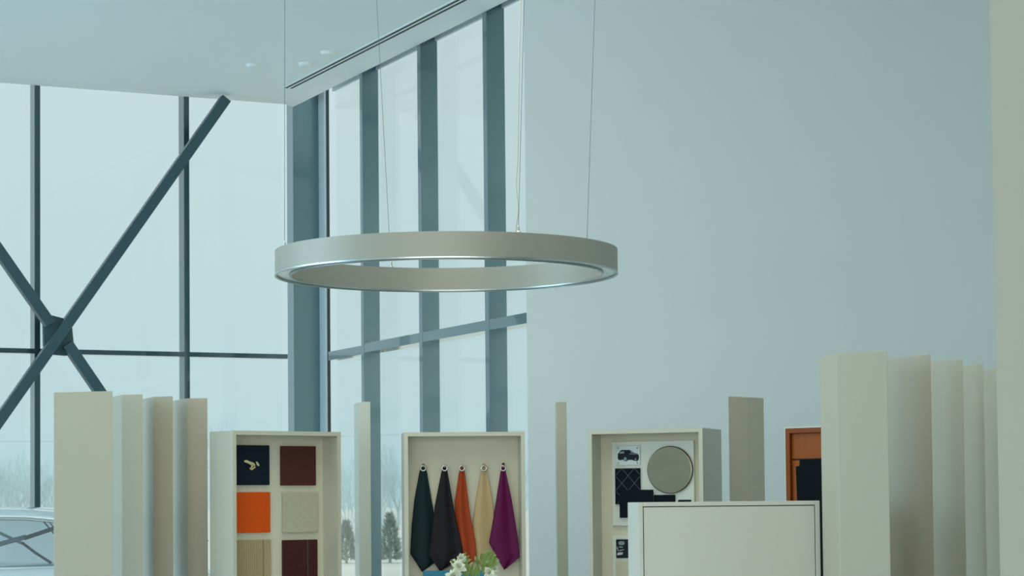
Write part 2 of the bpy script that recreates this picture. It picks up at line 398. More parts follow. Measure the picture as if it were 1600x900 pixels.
# ------------------------------------------------------------------ fins
FZ = 2.4
def fin(pts, label, thick=.05, closed=False, z=FZ, mt='fin'):
    q = [gx(px, D, 620) for px, D in pts]
    if not closed:
        back = []
        for i, p in enumerate(q):
            a = q[max(i-1, 0)]; c = q[min(i+1, len(q)-1)]; n = Vector((p.x, p.y, 0)).normalized()
            back.append(p+(n+(Vector((-.10 if i == len(q)-1 else 0, 0, 0))))*thick)
        q = q+back[::-1]
    b = NB(); prism(b, [(p.x, p.y) for p in q], 0, z)
    o = build('display_fin', b, M[mt], bevel=.003)
    return tag(o, label, 'display panel', 'tall display fins')
FL = 'tall cream upright fin '
fin([(84, 15.65), (176, 15.56)], FL+'leftmost and broadest of the left row beside the car', .08)
fin([(168, 16.5), (190, 16.1), (223, 16.04)], FL+'second from the left in the left row')
fin([(218, 16.85), (240, 16.42), (270, 16.37)], FL+'third from the left in the left row')
fin([(266, 17.13), (292, 16.73), (324, 16.71)], FL+'at the right end of the left row, beside the sample cabinet')
fin([(553, 17.95), (560, 17.60), (578.5, 17.55), (575, 17.95)], FL+'alone between the sample cabinet and the hides cabinet', closed=True, mt='cream')
fin([(867, 18.25), (868.5, 17.93), (885, 17.95), (884.5, 18.3)], 'narrowest cream fin, standing alone right of the hides cabinet', closed=True, mt='cream')
fin([(1138, 17.24), (1168, 17.39), (1193, 17.57)], FL+'alone behind the white counter, left of the wooden cabinet', mt='fin_lit')
fin([(1282, 12.55), (1308, 12.29), (1387, 12.09)], FL+'nearest and tallest looking of the right row, beside the white counter')
fin([(1366, 12.83), (1455, 12.39)], FL+'second from the left in the right row')
fin([(1432, 13.22), (1505, 12.82)], FL+'third from the left in the right row')
fin([(1483, 13.70), (1537, 13.26)], FL+'fourth from the left in the right row')
fin([(1515, 14.15), (1572, 13.72)], FL+'last of the right row, half hidden by the near wall')

# ------------------------------------------------------------------ display cabinets
class Fr:
    def __init__(s, p0, D0, p1, D1):
        s.o = gx(p0, D0, 675); e_ = gx(p1, D1, 675); s.u = (e_-s.o).normalized(); s.W = (e_-s.o).length
        s.b = Vector((-s.u.y, s.u.x, 0))            # inwards
    def P(s, u, h, d): return s.o+s.u*u+s.b*d+Z*h
    def uv(s, px, py, d):                            # (u, height) where a sight line meets the plane at depth d
        r = ray(px, py); t = (s.o+s.b*d-EYE).dot(s.b)/r.dot(s.b); q = EYE+r*t-s.o
        return q.dot(s.u), q.z
    def box(s, bm, u0, u1, h0, h1, d0, d1): return hexa(bm, s.P(u0, h0, d0), s.u*(u1-u0), s.b*(d1-d0), Z*(h1-h0))
CZ = 2.13
def cabinet(fr_, depth, inner, label, z=CZ, t=.030):
    root = empty('display_cabinet', fr_.P(fr_.W/2, 0, depth/2), label, 'cabinet', 'display cabinets')
    b = NB()
    fr_.box(b, 0, t, 0, z, 0, depth); fr_.box(b, fr_.W-t, fr_.W, 0, z, 0, depth)
    fr_.box(b, t, fr_.W-t, z-t, z, 0, depth); fr_.box(b, t, fr_.W-t, 0, .5, 0, depth)
    build('carcass', b, M['cream'], root)
    b = NB(); fr_.box(b, t, fr_.W-t, .5, z-t, inner, inner+.03); build('back_panel', b, M['cream_in'], root)
    return root
c1 = Fr(363.5, 15.92, 532.5, 16.49)
cabinet(c1, .32, .20, 'cream open display cabinet holding square material samples, left of centre')
c2 = Fr(631, 16.72, 820, 16.82)
cabinet(c2, .32, .20, 'cream open display cabinet with five coloured hides hanging in it')
c3 = Fr(918.5, 16.66, 1097.5, 16.33)
cabinet(c3, .48, .20, 'cream open display cabinet with a round metal disc, behind the white counter')

def on(fr_, name, px0, py0, px1, py1, d, th, m, label, cat, group=None, square=False):
    """flat square item on the cabinet's back, from its picture corners"""
    u0, h1 = fr_.uv(px0, py0, d); u1, h0 = fr_.uv(px1, py1, d)
    root = empty(name, fr_.P((u0+u1)/2, h0, d), label, cat, group)
    b = NB(); fr_.box(b, u0, u1, h0, h1, d-th, d)
    build('panel', b, m, root, bevel=.004)
    return root, (u0, u1, h0, h1)
G1 = 'square material samples in the left cabinet'
def z1(x, y): return 320+x/3.4625, 640+y/3.4615
rows = [
 ('leather_sample', (162, 192, 343, 408), 'navy', 'dark navy leather sample square carrying a small gold leaping emblem'),
 ('leather_sample', (405, 197, 594, 410), 'maroon', 'plain maroon leather sample square in the top row, right of the navy one'),
 ('leather_sample', (162, 447, 347, 664), 'orange', 'bright orange leather sample square'),
 ('leather_sample', (415, 447, 605, 664), 'creamleather', 'cream embossed leather sample square right of the orange one'),
 ('veneer_sample', (162, 706, 351, 925), 'tansample', 'light tan ribbed veneer sample square under the orange one'),
 ('leather_sample', (415, 706, 603, 925), 'darkmaroon', 'dark maroon sample square with a vertical seam, under the cream one')]
def fsc(name, fr_, items, m, root, d0, th):
    b = NB()
    for pl in items: slab(b, fr_.P(0, 0, d0), fr_.u, Z, -fr_.b*th, pl)
    return build(name, b, m, root)
for nm, (xa, ya, xb, yb), mk, lab in rows:
    r, (u0, u1, h0, h1) = on(c1, nm, *z1(xa, ya), *z1(xb, yb), .20, .022, M[mk], lab, 'material sample', G1)
    d0 = .20-.022
    if mk == 'navy':                                # gold leaping figure
        pg = [[(207, 277), (222, 272), (240, 280), (262, 288), (271, 300), (262, 307), (246, 300), (228, 290), (212, 284)],
              [(272, 283), (281, 281), (293, 300), (288, 307), (278, 300)],
              [(246, 298), (262, 302), (252, 318), (240, 322), (238, 316), (248, 310)],
              [(268, 305), (272, 312), (256, 326), (244, 328), (243, 323), (256, 316)]]
        fsc('gold_emblem', c1, [[c1.uv(*z1(x, y), d0) for x, y in p] for p in pg], M['gold'], r, d0-.001, .008)['label'] = 'small gold leaping emblem'
    if mk == 'creamleather':
        b = NB(); n = 9
        for i in range(n):
            for j in range(n):
                if (i+j) % 2: continue
                cx = u0+(i+.5)*(u1-u0)/n; cz = h0+(j+.5)*(h1-h0)/n; e_ = (u1-u0)/n*.36
                slab(b, c1.P(0, 0, d0), c1.u, Z, -c1.b*.003, [(cx-e_, cz), (cx, cz-e_), (cx+e_, cz), (cx, cz+e_)])
        build('embossing', b, M['creamleather'], r, bevel=.002)
    if mk == 'tansample':
        us = c1.uv(*z1(317, 750), d0)[0]
        b = NB(); c1.box(b, us-.002, us+.002, h0, h1, d0-.0015, d0); build('seam', b, M['groove'], r)
        b = NB()
        for i in range(14):
            x = u0+(i+.5)*(us-u0)/14; c1.box(b, x-.003, x+.003, h0+.002, h1-.002, d0-.002, d0)
        build('rib', b, M['tansample'], r)
    if mk == 'darkmaroon':
        us = c1.uv(*z1(557, 750), d0)[0]
        b = NB(); c1.box(b, us-.002, us+.002, h0, h1, d0-.0015, d0); build('seam', b, M['groove'], r)
        b = NB()
        for k_ in range(5):
            a0 = (u0+.01, h0+.01+k_*.045); L_ = (us-u0-.02)*(1 if k_ < 3 else .35)
            slab(b, c1.P(0, 0, d0), c1.u, Z, -c1.b*.0015, [a0, (a0[0]+L_, a0[1]+L_*.8), (a0[0]+L_, a0[1]+L_*.8+.004), (a0[0], a0[1]+.004)])
        build('stitching', b, M['maroon'], r)
    if mk in ('maroon', 'orange'):
        cx, cz = (u0+u1)/2, (h0+h1)/2; b = NB()
        lathe(b, [(.010, 0), (.010, .0025), (.006, .003)], c1.P(cx, cz, d0), 16, axis=-c1.b); build('embossed_mark', b, M[mk], r)

# hanging hides
def z2(x, y): return 600+x/3.4625, 640+y/3.4615
hides = [
 ('h_teal', .165, 212, [(295, 207), (318, 197), (345, 190), (480, 166), (620, 151), (780, 143), (878, 206)],
  [(295, 218), (318, 227), (345, 234), (545, 268), (640, 276), (760, 282), (832, 270), (878, 207)], 'dark teal leather hide hanging leftmost in the cabinet'),
 ('h_black', .115, 328, [(298, 322), (345, 309), (520, 275), (640, 262), (785, 240), (875, 303)],
  [(298, 334), (345, 346), (540, 380), (640, 400), (770, 428), (838, 372), (875, 304)], 'black brown leather hide hanging second from the left, the widest'),
 ('h_rust', .142, 422, [(298, 416), (345, 405), (500, 383), (640, 388), (760, 400), (850, 440)],
  [(298, 428), (345, 439), (560, 466), (720, 495), (815, 496), (850, 462)], 'rust orange leather hide hanging in the middle of the five'),
 ('h_tan', .165, 540, [(293, 535), (345, 522), (500, 495), (620, 479), (700, 480), (800, 500), (880, 550)],
  [(293, 547), (345, 560), (530, 592), (640, 600), (720, 612), (800, 606), (880, 551)], 'tan leather hide hanging between the rust and the magenta ones'),
 ('h_mag', .130, 645, [(288, 640), (345, 629), (560, 596), (720, 568), (790, 605), (867, 650)],
  [(288, 652), (345, 661), (480, 690), (700, 725), (800, 733), (867, 651)], 'magenta leather hide hanging rightmost in the cabinet')]
def lerp(tab, y):
    for (y0, x0), (y1, x1) in zip(tab, tab[1:]):
        if y <= y1: return x0+(x1-x0)*(y-y0)/(y1-y0) if y1 > y0 else x0
    return tab[-1][1]
for hi, (mk, d, gxp, LE, RI_, lab) in enumerate(hides):
    root = empty('leather_hide', c2.P(*c2.uv(*z2(gxp, 318), d), d), lab, 'leather hide', 'leather hides hanging in the middle cabinet')
    ys = sorted(set([y for y, _ in LE]+[y for y, _ in RI_]+[LE[0][0]+i*(LE[-1][0]-LE[0][0])/40 for i in range(41)]))
    b = NB(); NC = 16; fr_rows = []; bk = []
    for y in ys:
        xl, xr = lerp(LE, y), lerp(RI_, y); row = []; rb = []
        t = (y-ys[0])/(ys[-1]-ys[0])
        for j in range(NC+1):
            s = j/NC; x = xl+(xr-xl)*s
            u, h = c2.uv(*z2(x, y), d)
            fold = .010*min(1, t*2.2+.15)*(math.cos((s-.5)*math.pi*2.2+hi*.4))+.004*math.sin(s*11+hi*2)*t
            row.append(b.verts.new(c2.P(u, h, d-fold))); rb.append(b.verts.new(c2.P(u, h, d-fold+.004)))
        fr_rows.append(row); bk.append(rb)
    for r0, r1, q0, q1 in zip(fr_rows, fr_rows[1:], bk, bk[1:]):
        for j in range(NC):
            b.faces.new((r0[j], r0[j+1], r1[j+1], r1[j])); b.faces.new((q0[j], q1[j], q1[j+1], q0[j+1]))
        b.faces.new((r0[0], r1[0], q1[0], q0[0])); b.faces.new((r0[NC], q0[NC], q1[NC], r1[NC]))
    for j in range(NC):
        b.faces.new((fr_rows[0][j], bk[0][j], bk[0][j+1], fr_rows[0][j+1])); b.faces.new((fr_rows[-1][j], fr_rows[-1][j+1], bk[-1][j+1], bk[-1][j]))
    build('leather', b, M[mk], root, smooth=True)
    gu, gh = c2.uv(*z2(gxp, 317), d-.03)
    b = NB(); R_, r_ = .019, .006
    lathe(b, [(R_+r_*math.cos(a*math.pi/4), r_*.8*math.sin(a*math.pi/4)) for a in range(8)], c2.P(gu, gh, d-.026), 28, axis=-c2.b, close=True)
    build('eyelet', b, M['chrome'], root, smooth=True)
    cab = [o for o in COL.objects if o.name.startswith('display_cabinet')][1]
    b = NB(); tube(b, [c2.P(gu, gh+.008, .20), c2.P(gu, gh+.008, d-.045), c2.P(gu, gh+.016, d-.05)], .005, 8); build('hook', b, M['chrome'], cab)
# turquoise board at the foot of the hides
r, (u0, u1, h0, h1) = on(c2, 'folded_hide', 661, 892, 766, 935, .10, .02, M['turq'], 'turquoise board standing low in the cabinet below the hanging hides', 'board')
b = NB(); c2.box(b, u0+.05, u0+.09, h0+.05, h1-.05, .08+.02, .20); build('bracket', b, M['chrome'], r); b = NB(); c2.box(b, u1-.09, u1-.05, h0+.05, h1-.05, .08+.02, .20); build('bracket', b, M['chrome'], r)
r.name = 'turquoise_board'

# cabinet three: boards, plaque, disc and leather squares
def z3(x, y): return 840+x/3, 600+y/3
r, bb = on(c3, 'mounting_board', *z3(352, 271), *z3(742, 663), .20, .03, M['board'], 'white mounting board with the round disc and dark leather squares', 'board', 'mounting boards in the right cabinet')
r, bb2 = on(c3, 'mounting_board', *z3(355, 712), *z3(742, 1000), .20, .03, M['board'], 'lower white mounting board partly hidden behind the white counter', 'board', 'mounting boards in the right cabinet')
dB_ = .17
r, (u0, u1, h0, h1) = on(c3, 'picture_plaque', *z3(368, 291), *z3(482, 380), dB_, .010, M['acrylic'], 'small frosted plaque printed with a black car, fixed by four pins', 'plaque')
for uu in (u0+.02, u1-.02):
    for hh in (h0+.018, h1-.018):
        b = NB(); lathe(b, [(.006, 0), (.006, .006), (.003, .008)], c3.P(uu, hh, dB_-.010), 12, axis=-c3.b); build('pin', b, M['chrome'], r)
def z4(x, y): return 950+x/9, 680+y/9
dp = dB_-.010
def pl(poly, zz=z4): return [c3.uv(*zz(x, y), dp) for x, y in poly]
body = [(137, 290), (140, 262), (158, 240), (175, 214), (200, 207), (300, 207), (330, 220), (368, 250), (410, 258), (432, 278), (436, 320), (425, 352), (400, 366), (372, 360), (330, 346), (280, 350), (262, 366), (235, 368), (215, 345), (170, 352), (148, 346), (138, 325)]
fsc('printed_car', c3, [pl(body)], M['ink'], r, dp, .0012)
fsc('printed_highlight', c3, [pl(q) for q in ([(160, 250), (178, 228), (225, 226), (228, 256), (165, 262)], [(310, 222), (328, 224), (362, 248), (330, 248)], [(300, 258), (410, 262), (416, 270), (306, 268)],
    [(222, 322), (240, 306), (262, 316), (266, 344), (246, 364), (226, 352)], [(375, 330), (392, 322), (402, 345), (385, 358)])], M['inkgrey'], r, dp-.0012, .0008)
r, bbx = on(c3, 'quilted_sample', *z3(365, 396), *z3(485, 563), dB_, .016, M['quilt'], 'black quilted leather square with diamond stitching under the plaque', 'material sample', 'dark leather squares in the right cabinet')
u0, u1, h0, h1 = bbx; b = NB(); dd = dB_-.016
def line(b, a, c, w=.002):
    v = Vector((c[0]-a[0], c[1]-a[1])); n_ = Vector((-v.y, v.x)).normalized()*w
    slab(b, c3.P(0, 0, dd), c3.u, Z, -c3.b*.0015, [(a[0]-n_.x, a[1]-n_.y), (c[0]-n_.x, c[1]-n_.y), (c[0]+n_.x, c[1]+n_.y), (a[0]+n_.x, a[1]+n_.y)])
stp = (u1-u0)/2.0; sl = 1.12
for k_ in range(-6, 8):
    for sg in (1, -1):
        seg = []
        for i in range(121):
            u = u0+(u1-u0)*i/120
            h = h1-(k_*stp*sl+stp*.55*sl)+sg*sl*(u-u0) if sg > 0 else h1-(k_*stp*sl-stp*.55*sl)-sl*(u-u0)
            if h0 < h < h1: seg.append((u, h))
        if len(seg) > 4: line(b, seg[0], seg[-1])
build('stitching', b, M['stitch'], r)
on(c3, 'leather_square', *z3(385, 497), *z3(545, 626), dB_-.017, .012, M['quilt'], 'plain black leather square overlapping the quilted one', 'material sample', 'dark leather squares in the right cabinet')
on(c3, 'leather_square', *z3(546, 520), *z3(648, 660), dB_, .012, M['quilt'], 'plain black leather piece right of the others, cut off by the counter', 'material sample', 'dark leather squares in the right cabinet')
on(c3, 'leather_square', *z3(660, 543), *z3(722, 640), dB_, .012, M['quilt'], 'smallest black leather piece showing as a sliver below the round disc', 'material sample', 'dark leather squares in the right cabinet')
u0, hc = c3.uv(*z3(516, 403), dB_-.01); u1, _ = c3.uv(*z3(727, 403), dB_-.01)
cx = (u0+u1)/2; cz = c3.uv(*z3(621, 402), dB_-.01)[1]; R = (u1-u0)/2
dr = empty('metal_disc', c3.P(cx, cz, dB_), 'round brushed metal disc mounted on the white board', 'disc')
b = NB(); lathe(b, [(R, 0), (R, .018), (R-.004, .022), (R-.008, .0225)], c3.P(cx, cz, dB_), 96, axis=-c3.b); build('disc_face', b, M['mirror'], dr)
b = NB(); lathe(b, [(R+.002, 0), (R+.002, .016), (R+.0005, .016), (R+.0005, 0)], c3.P(cx, cz, dB_), 96, axis=-c3.b, close=True); build('disc_rim', b, M['carblack'], dr)
r, bbx = on(c3, 'picture_plaque', *z3(369, 728), *z3(485, 816), dB_, .012, M['ink'], 'black picture plaque with pale shapes on the lower mounting board', 'plaque')
dp = dB_-.012
def z5(x, y): return 950+x/6.427, 760+y/6.427
fsc('printed_shape', c3, [pl(q, z5) for q in ([(105, 560), (120, 550), (160, 552), (168, 570), (158, 588), (118, 590), (106, 578)], [(84, 600), (98, 612), (108, 650), (100, 652), (84, 620)], [(108, 602), (150, 604), (148, 616), (112, 616)], [(112, 640), (158, 628), (162, 636), (116, 652)])], M['inkgrey'], r, dp, .0012)
fsc('printed_patch', c3, [pl(q, z5) for q in ([(96, 665), (150, 660), (146, 684), (92, 692)],)], M['inklight'], r, dp, .0012)
on(c3, 'leather_square', *z3(369, 829), *z3(485, 960), dB_, .014, M['creamleather'], 'tan embossed leather square under the lower picture plaque', 'material sample')

# ------------------------------------------------------------------ low white counter cabinet
c4 = Fr(996, 12.60, 1279, 12.72)
ct = empty('counter_cabinet', c4.P(c4.W/2, 0, .17), 'low plain white counter cabinet with an inset front panel, in front of the right display', 'cabinet')
hz = c4.uv(1140, 783.5, 0)[1]; b = NB(); t = .026
c4.box(b, 0, t, 0, hz, 0, .36); c4.box(b, c4.W-t, c4.W, 0, hz, 0, .36); c4.box(b, t, c4.W-t, hz-t*.9, hz, 0, .36); c4.box(b, t, c4.W-t, 0, .06, 0, .36)
build('carcass', b, M['counter'], ct, bevel=.002)
b = NB(); c4.box(b, t, c4.W-t, .06, hz-t*.9, .03, .05); build('shadow_gap', b, M['groove'], ct)
b = NB(); c4.box(b, t+.005, c4.W-t-.005, .065, hz-t*.9-.005, .003, .03); build('front_panel', b, M['counter'], ct, bevel=.001)

# ------------------------------------------------------------------ wooden cabinet behind the right fins
c5 = Fr(1225.5, 16.35, 1400, 15.75)
wc = empty('wooden_cabinet', c5.P(c5.W/2, 0, .16), 'orange brown wood lined cabinet standing behind the right row of fins', 'cabinet')
b = NB(); c5.box(b, 0, .008, 0, CZ, 0, .4); c5.box(b, c5.W-.01, c5.W, 0, CZ, 0, .4); c5.box(b, .008, c5.W-.01, CZ-.01, CZ, 0, .4); c5.box(b, .008, c5.W-.01, 0, .1, 0, .4)
build('outer_shell', b, M['cream'], wc)
b = NB(); c5.box(b, .008, .042, .1, CZ-.01, .002, .16); c5.box(b, .042, c5.W-.01, CZ-.045, CZ-.01, .002, .16); build('wood_frame', b, M['wooddark'], wc)
hs = c5.uv(1250, 718, .03)[1]
b = NB(); c5.box(b, .046, c5.W-.01, hs+.006, CZ-.05, .03, .06); build('upper_panel', b, M['wood'], wc)
b = NB(); c5.box(b, .046, c5.W-.01, .1, hs-.006, .03, .06); build('lower_panel', b, M['wood'], wc)
b = NB(); c5.box(b, .042, c5.W-.01, .1, CZ-.045, .062, .08); build('shadow_gap', b, M['groove'], wc)
bo = empty('black_board', c5.P(*c5.uv(1265, 800, -.05), -.05), 'black slanted padded board leaning in front of the wooden cabinet', 'board')
bo.location = c5.P(.3, 0, -.08)
b = NB(); q = [c5.uv(x, y, -.10) for x, y in ((1247.5, 728.5), (1290, 725.5), (1290, 1080), (1262, 1080))]
q[2] = (q[2][0], .0); q[3] = (q[3][0], .0)
slab(b, c5.P(0, 0, -.10), c5.u, Z, -c5.b*.04, q); build('padded_board', b, M['black'], bo, bevel=.006)
b = NB(); q = [c5.uv(x, y, -.03) for x, y in ((1258, 718.5), (1300, 717), (1300, 745), (1258, 745))]
slab(b, c5.P(0, 0, -.03), c5.u, Z, -c5.b*.075, q); build('top_block', b, M['black'], bo)

# ------------------------------------------------------------------ flowers on a small table
fc = at(739, 890, 14.4)
tb = empty('side_table', Vector((fc.x, fc.y, 0)), 'round white side table carrying the vase of flowers', 'table')
b = NB(); lathe(b, [(.30, .72), (.31, .73), (.31, .75), (.30, .755)], Vector((fc.x, fc.y, 0)), 48); build('table_top', b, M['table'], tb)
b = NB(); lathe(b, [(.20, 0), (.20, .015), (.04, .03), (.03, .3), (.03, .7), (.08, .72)], Vector((fc.x, fc.y, 0)), 32); build('pedestal', b, M['table'], tb)
fv = empty('flower_vase', Vector((fc.x, fc.y, .755)), 'bouquet of white blossoms and green leaves in front of the hanging hides', 'flowers')
b = NB(); lathe(b, [(.045, 0), (.06, .05), (.055, .2), (.045, .27), (.052, .30), (.049, .30), (.042, .27), (.052, .2), (.056, .05), (.04, .008)], Vector((fc.x, fc.y, .755)), 32); build('vase', b, M['vase'], fv, smooth=True)
def leafm(b, base, dirv, L_, w_, curl=.2, up_=None):
    d = dirv.normalized(); sd_ = d.cross(Vector((0, -1, .15))).normalized() if up_ is None else up_
    nrm = sd_.cross(d).normalized(); n_ = 7; prev = None
    for i in range(n_+1):
        t_ = i/n_; wd = w_*math.sin(math.pi*min(1, t_*.93+.07))**.8*(1 if t_ < 1 else .1)
        c_ = base+d*L_*t_+nrm*curl*L_*t_*t_
        cur = (b.verts.new(c_-sd_*wd+nrm*wd*.35), b.verts.new(c_), b.verts.new(c_+sd_*wd+nrm*wd*.35))
        if prev:
            b.faces.new((prev[0], prev[1], cur[1], cur[0])); b.faces.new((prev[1], prev[2], cur[2], cur[1]))
        prev = cur
def zf(x, y, D=14.4): return at(660+x/11.43, 840+y/11.43, D)
blooms = [(700, 380, 150, 14.36, 0), (650, 520, 170, 14.30, 0), (560, 690, 180, 14.3, 0), (560, 440, 80, 14.4, 1), (1190, 620, 150, 14.34, 0), (1290, 560, 90, 14.4, 0), (1240, 740, 160, 14.3, 0), (640, 820, 160, 14.35, 0)]
px2m = 14.4/3500/11.43
for (x, y, s, D, k_) in blooms:
    c_ = zf(x, y, D); b = NB(); s_ = s*px2m
    for ring_i, (cnt, tilt, ln) in enumerate([(7, .25, 1.0), (6, .8, .85), (5, 1.3, .6)]):
        for i in range(cnt):
            a = 2*math.pi*i/cnt+random.random()*.5+ring_i
            dv = Vector((math.cos(a)*math.cos(tilt), -math.sin(tilt)*.9-.1, math.sin(a)*math.cos(tilt)+.15))
            leafm(b, c_, dv, s_*ln*random.uniform(.8, 1.1)*.85, s_*.26, random.uniform(-.3, .35), up_=Vector((-math.sin(a), .1, math.cos(a))))
    bl = build('blossom', b, M['petal'], fv, smooth=True, recalc=False)
    b = NB(); tube(b, [c_+Vector((0, .01, 0)), (c_+Vector((fc.x, fc.y, 1.05)))/2+Vector((0, .01, .01)), Vector((fc.x, fc.y, .85))], .0025, 6); build('stem', b, M['leaf'], fv)
b = NB()
for (x, y, s) in [(760, 430, 100), (1180, 380, 150), (1100, 440, 140), (1270, 440, 120), (1150, 520, 130), (1240, 500, 120), (820, 560, 120), (960, 420, 80)]:
    c_ = zf(x, y, 14.38); s_ = s*px2m
    for i in range(6):
        a = random.uniform(.1, 3.0); dv = Vector((math.cos(a), random.uniform(-.5, .2), math.sin(a)*.9+.1))
        leafm(b, c_, dv, s_*random.uniform(.8, 1.25), s_*.3, random.uniform(-.2, .5))
build('bract', b, M['palegreen'], fv, smooth=True, recalc=False)
b = NB()
for i, (x, y, x2, y2, w_) in enumerate([(800, 700, 830, 470, 60), (880, 720, 900, 520, 55), (950, 700, 985, 460, 60), (1010, 690, 1000, 480, 40), (860, 690, 905, 450, 40), (760, 700, 730, 520, 50), (1080, 650, 1120, 400, 60), (1150, 640, 1300, 240, 60), (1000, 500, 960, 350, 45), (1120, 420, 1250, 225, 60), (1050, 400, 1070, 260, 50), (1200, 470, 1310, 330, 55), (1130, 560, 1290, 500, 50), (780, 380, 840, 310, 28), (740, 330, 790, 255, 25), (760, 450, 840, 385, 30), (580, 480, 495, 380, 40)]):
    p = zf(x, y, 14.35); q = zf(x2, y2, 14.33)
    leafm(b, p, q-p, (q-p).length, w_*px2m*.62, .12)
build('leaf', b, M['leaf'], fv, smooth=True, recalc=False)

# ------------------------------------------------------------------ car parked inside, mostly hidden
def car():
    x0, Y0 = -5.0, 20.0                      # centre of the car; nose to the left, side facing the camera
    root = empty('car', Vector((x0, Y0, 0)), 'silver white car behind the leftmost fin, only roof and side window showing', 'car')
    # body: sections along the length (x offset, half width, sill z, belt z)
    S = [(-2.35, .62, .40, .66), (-2.2, .80, .30, .78), (-1.7, .90, .26, .92), (-1.0, .92, .26, 1.0), (0, .93, .26, 1.05), (.9, .93, .26, 1.08), (1.6, .92, .26, 1.09), (2.1, .85, .30, 1.06), (2.35, .70, .42, .92)]
    b = NB(); rings = []
    for x, hw, zs, zb in S:
        prof = [(-hw*.9, zs), (-hw, zs+.15), (-hw, (zs+zb)/2), (-hw*.985, zb-.05), (-hw*.93, zb), (0, zb+.03), (hw*.93, zb), (hw*.985, zb-.05), (hw, (zs+zb)/2), (hw, zs+.15), (hw*.9, zs)]
        rings.append([b.verts.new((x0+x, Y0+y, z)) for y, z in prof])
    for r0, r1 in zip(rings, rings[1:]):
        for i in range(len(r0)): j = (i+1) % len(r0); b.faces.new((r0[i], r0[j], r1[j], r1[i]))
    b.faces.new(rings[0]); b.faces.new(rings[-1][::-1])
    build('body', b, M['carpaint'], root, smooth=True)
    # roof shell
    b = NB(); R_ = [(-.85, 1.465), (-.45, 1.550), (0, 1.590), (.4, 1.603), (.8, 1.595), (1.15, 1.56), (1.5, 1.47)]
    rows_ = []
    for x, z in R_:
        hw = .62
        rows_.append([b.verts.new((x0+x, Y0+y, zz)) for y, zz in ((-hw-.03, z-.095), (-hw-.005, z-.05), (-hw+.06, z-.015), (-.3, z), (.3, z), (hw-.06, z-.015), (hw+.005, z-.05), (hw+.03, z-.095), (hw-.03, z-.095), (.3, z-.05), (-.3, z-.05), (-hw+.03, z-.095))])
    for r0, r1 in zip(rows_, rows_[1:]):
        for i in range(12): j = (i+1) % 12; b.faces.new((r0[i], r0[j], r1[j], r1[i]))
    b.faces.new(rows_[0]); b.faces.new(rows_[-1][::-1])
    build('roof', b, M['carpaint'], root, smooth=True)
    for sg in (-1, 1):
        b = NB()                                        # chrome strip over the side windows
        tube(b, [Vector((x0+x, Y0+sg*.655, z-.100)) for x, z in R_], .010, 8); build('window_trim', b, M['chrome'], root, smooth=True)
        b = NB(); n_ = len(R_)
        top = [(x0+x, Y0+sg*.65, z-.10) for x, z in R_]; bx_ = [-1.35, -.75, -.1, .45, .95, 1.4, 1.85]
        bot = [(x0+x, Y0+sg*.84, 1.045+.02*i/3) for i, x in enumerate(bx_)]
        tv = [b.verts.new(p) for p in top]; bv = [b.verts.new(p) for p in bot]
        for i in range(n_-1): b.faces.new((tv[i], tv[i+1], bv[i+1], bv[i]))
        build('side_window', b, M['carglass'] if sg < 0 else M['bright_film'], root)
        for (tx, tz, bx2) in [q for q in ((-.82, 1.345, -1.32), (.20, 1.46, .30), (1.42, 1.36, 1.82)) if sg < 0 or q[0] != .20]:
            b = NB(); tube(b, [Vector((x0+tx, Y0+sg*.645, tz)), Vector((x0+bx2, Y0+sg*.835, 1.05))], .018 if abs(tx) < 1 else .05, 8); build('pillar', b, M['carblack'] if abs(tx) < .5 else M['carpaint'], root)
        b = NB(); tube(b, [Vector((x0+x, Y0+sg*.845, 1.052+.02*i/3)) for i, x in enumerate(bx_)], .014, 8); build('belt_moulding', b, M['carpaint'], root, smooth=True)
    b = NB(); v = [b.verts.new(p) for p in ((x0-.85, Y0-.6, 1.37), (x0-.85, Y0+.6, 1.37), (x0-1.4, Y0+.78, 1.0), (x0-1.4, Y0-.78, 1.0))]; b.faces.new(v); build('windscreen', b, M['carglass'], root)
    b = NB(); v = [b.verts.new(p) for p in ((x0+1.5, Y0-.6, 1.38), (x0+1.5, Y0+.6, 1.38), (x0+1.95, Y0+.75, 1.08), (x0+1.95, Y0-.75, 1.08))]; b.faces.new(v); build('rear_window', b, M['carglass'], root)
    # added bars imitating the crossing reflection in the side window
    def pt(px, py, y): return at(px, py, Y0+y)
    def add_bar(nm, a, c, y, wv, m):
        A_ = pt(*a, y); C_ = pt(*c, y); ax = (C_-A_); s_ = ax.normalized().cross(Vector((0, -1, 0)))
        b = NB(); hexa(b, A_-s_*wv/2, ax, s_*wv, Vector((0, .02, 0))); build(nm, b, m, root)
    add_bar('reflection_bar', (-25, 857), (40, 839), -.1, .042, M['cargrey'])
    add_bar('reflection_bar', (38, 841), (83, 826), -.1, .036, M['carblack'])
    add_bar('reflection_bar', (-20, 824), (34, 849), -.3, .024, M['cargrey'])
    add_bar('reflection_bar', (34, 848), (58, 866), -.3, .022, M['carblack'])
    add_bar('reflection_bar', (57, 865), (80, 880), -.3, .022, M['carblack'])
    add_bar('reflection_bar', (67, 814), (86, 836), -.45, .010, M['carblack'])
    add_bar('reflection_bar', (76, 815), (90, 831), -.45, .007, M['carblack'])
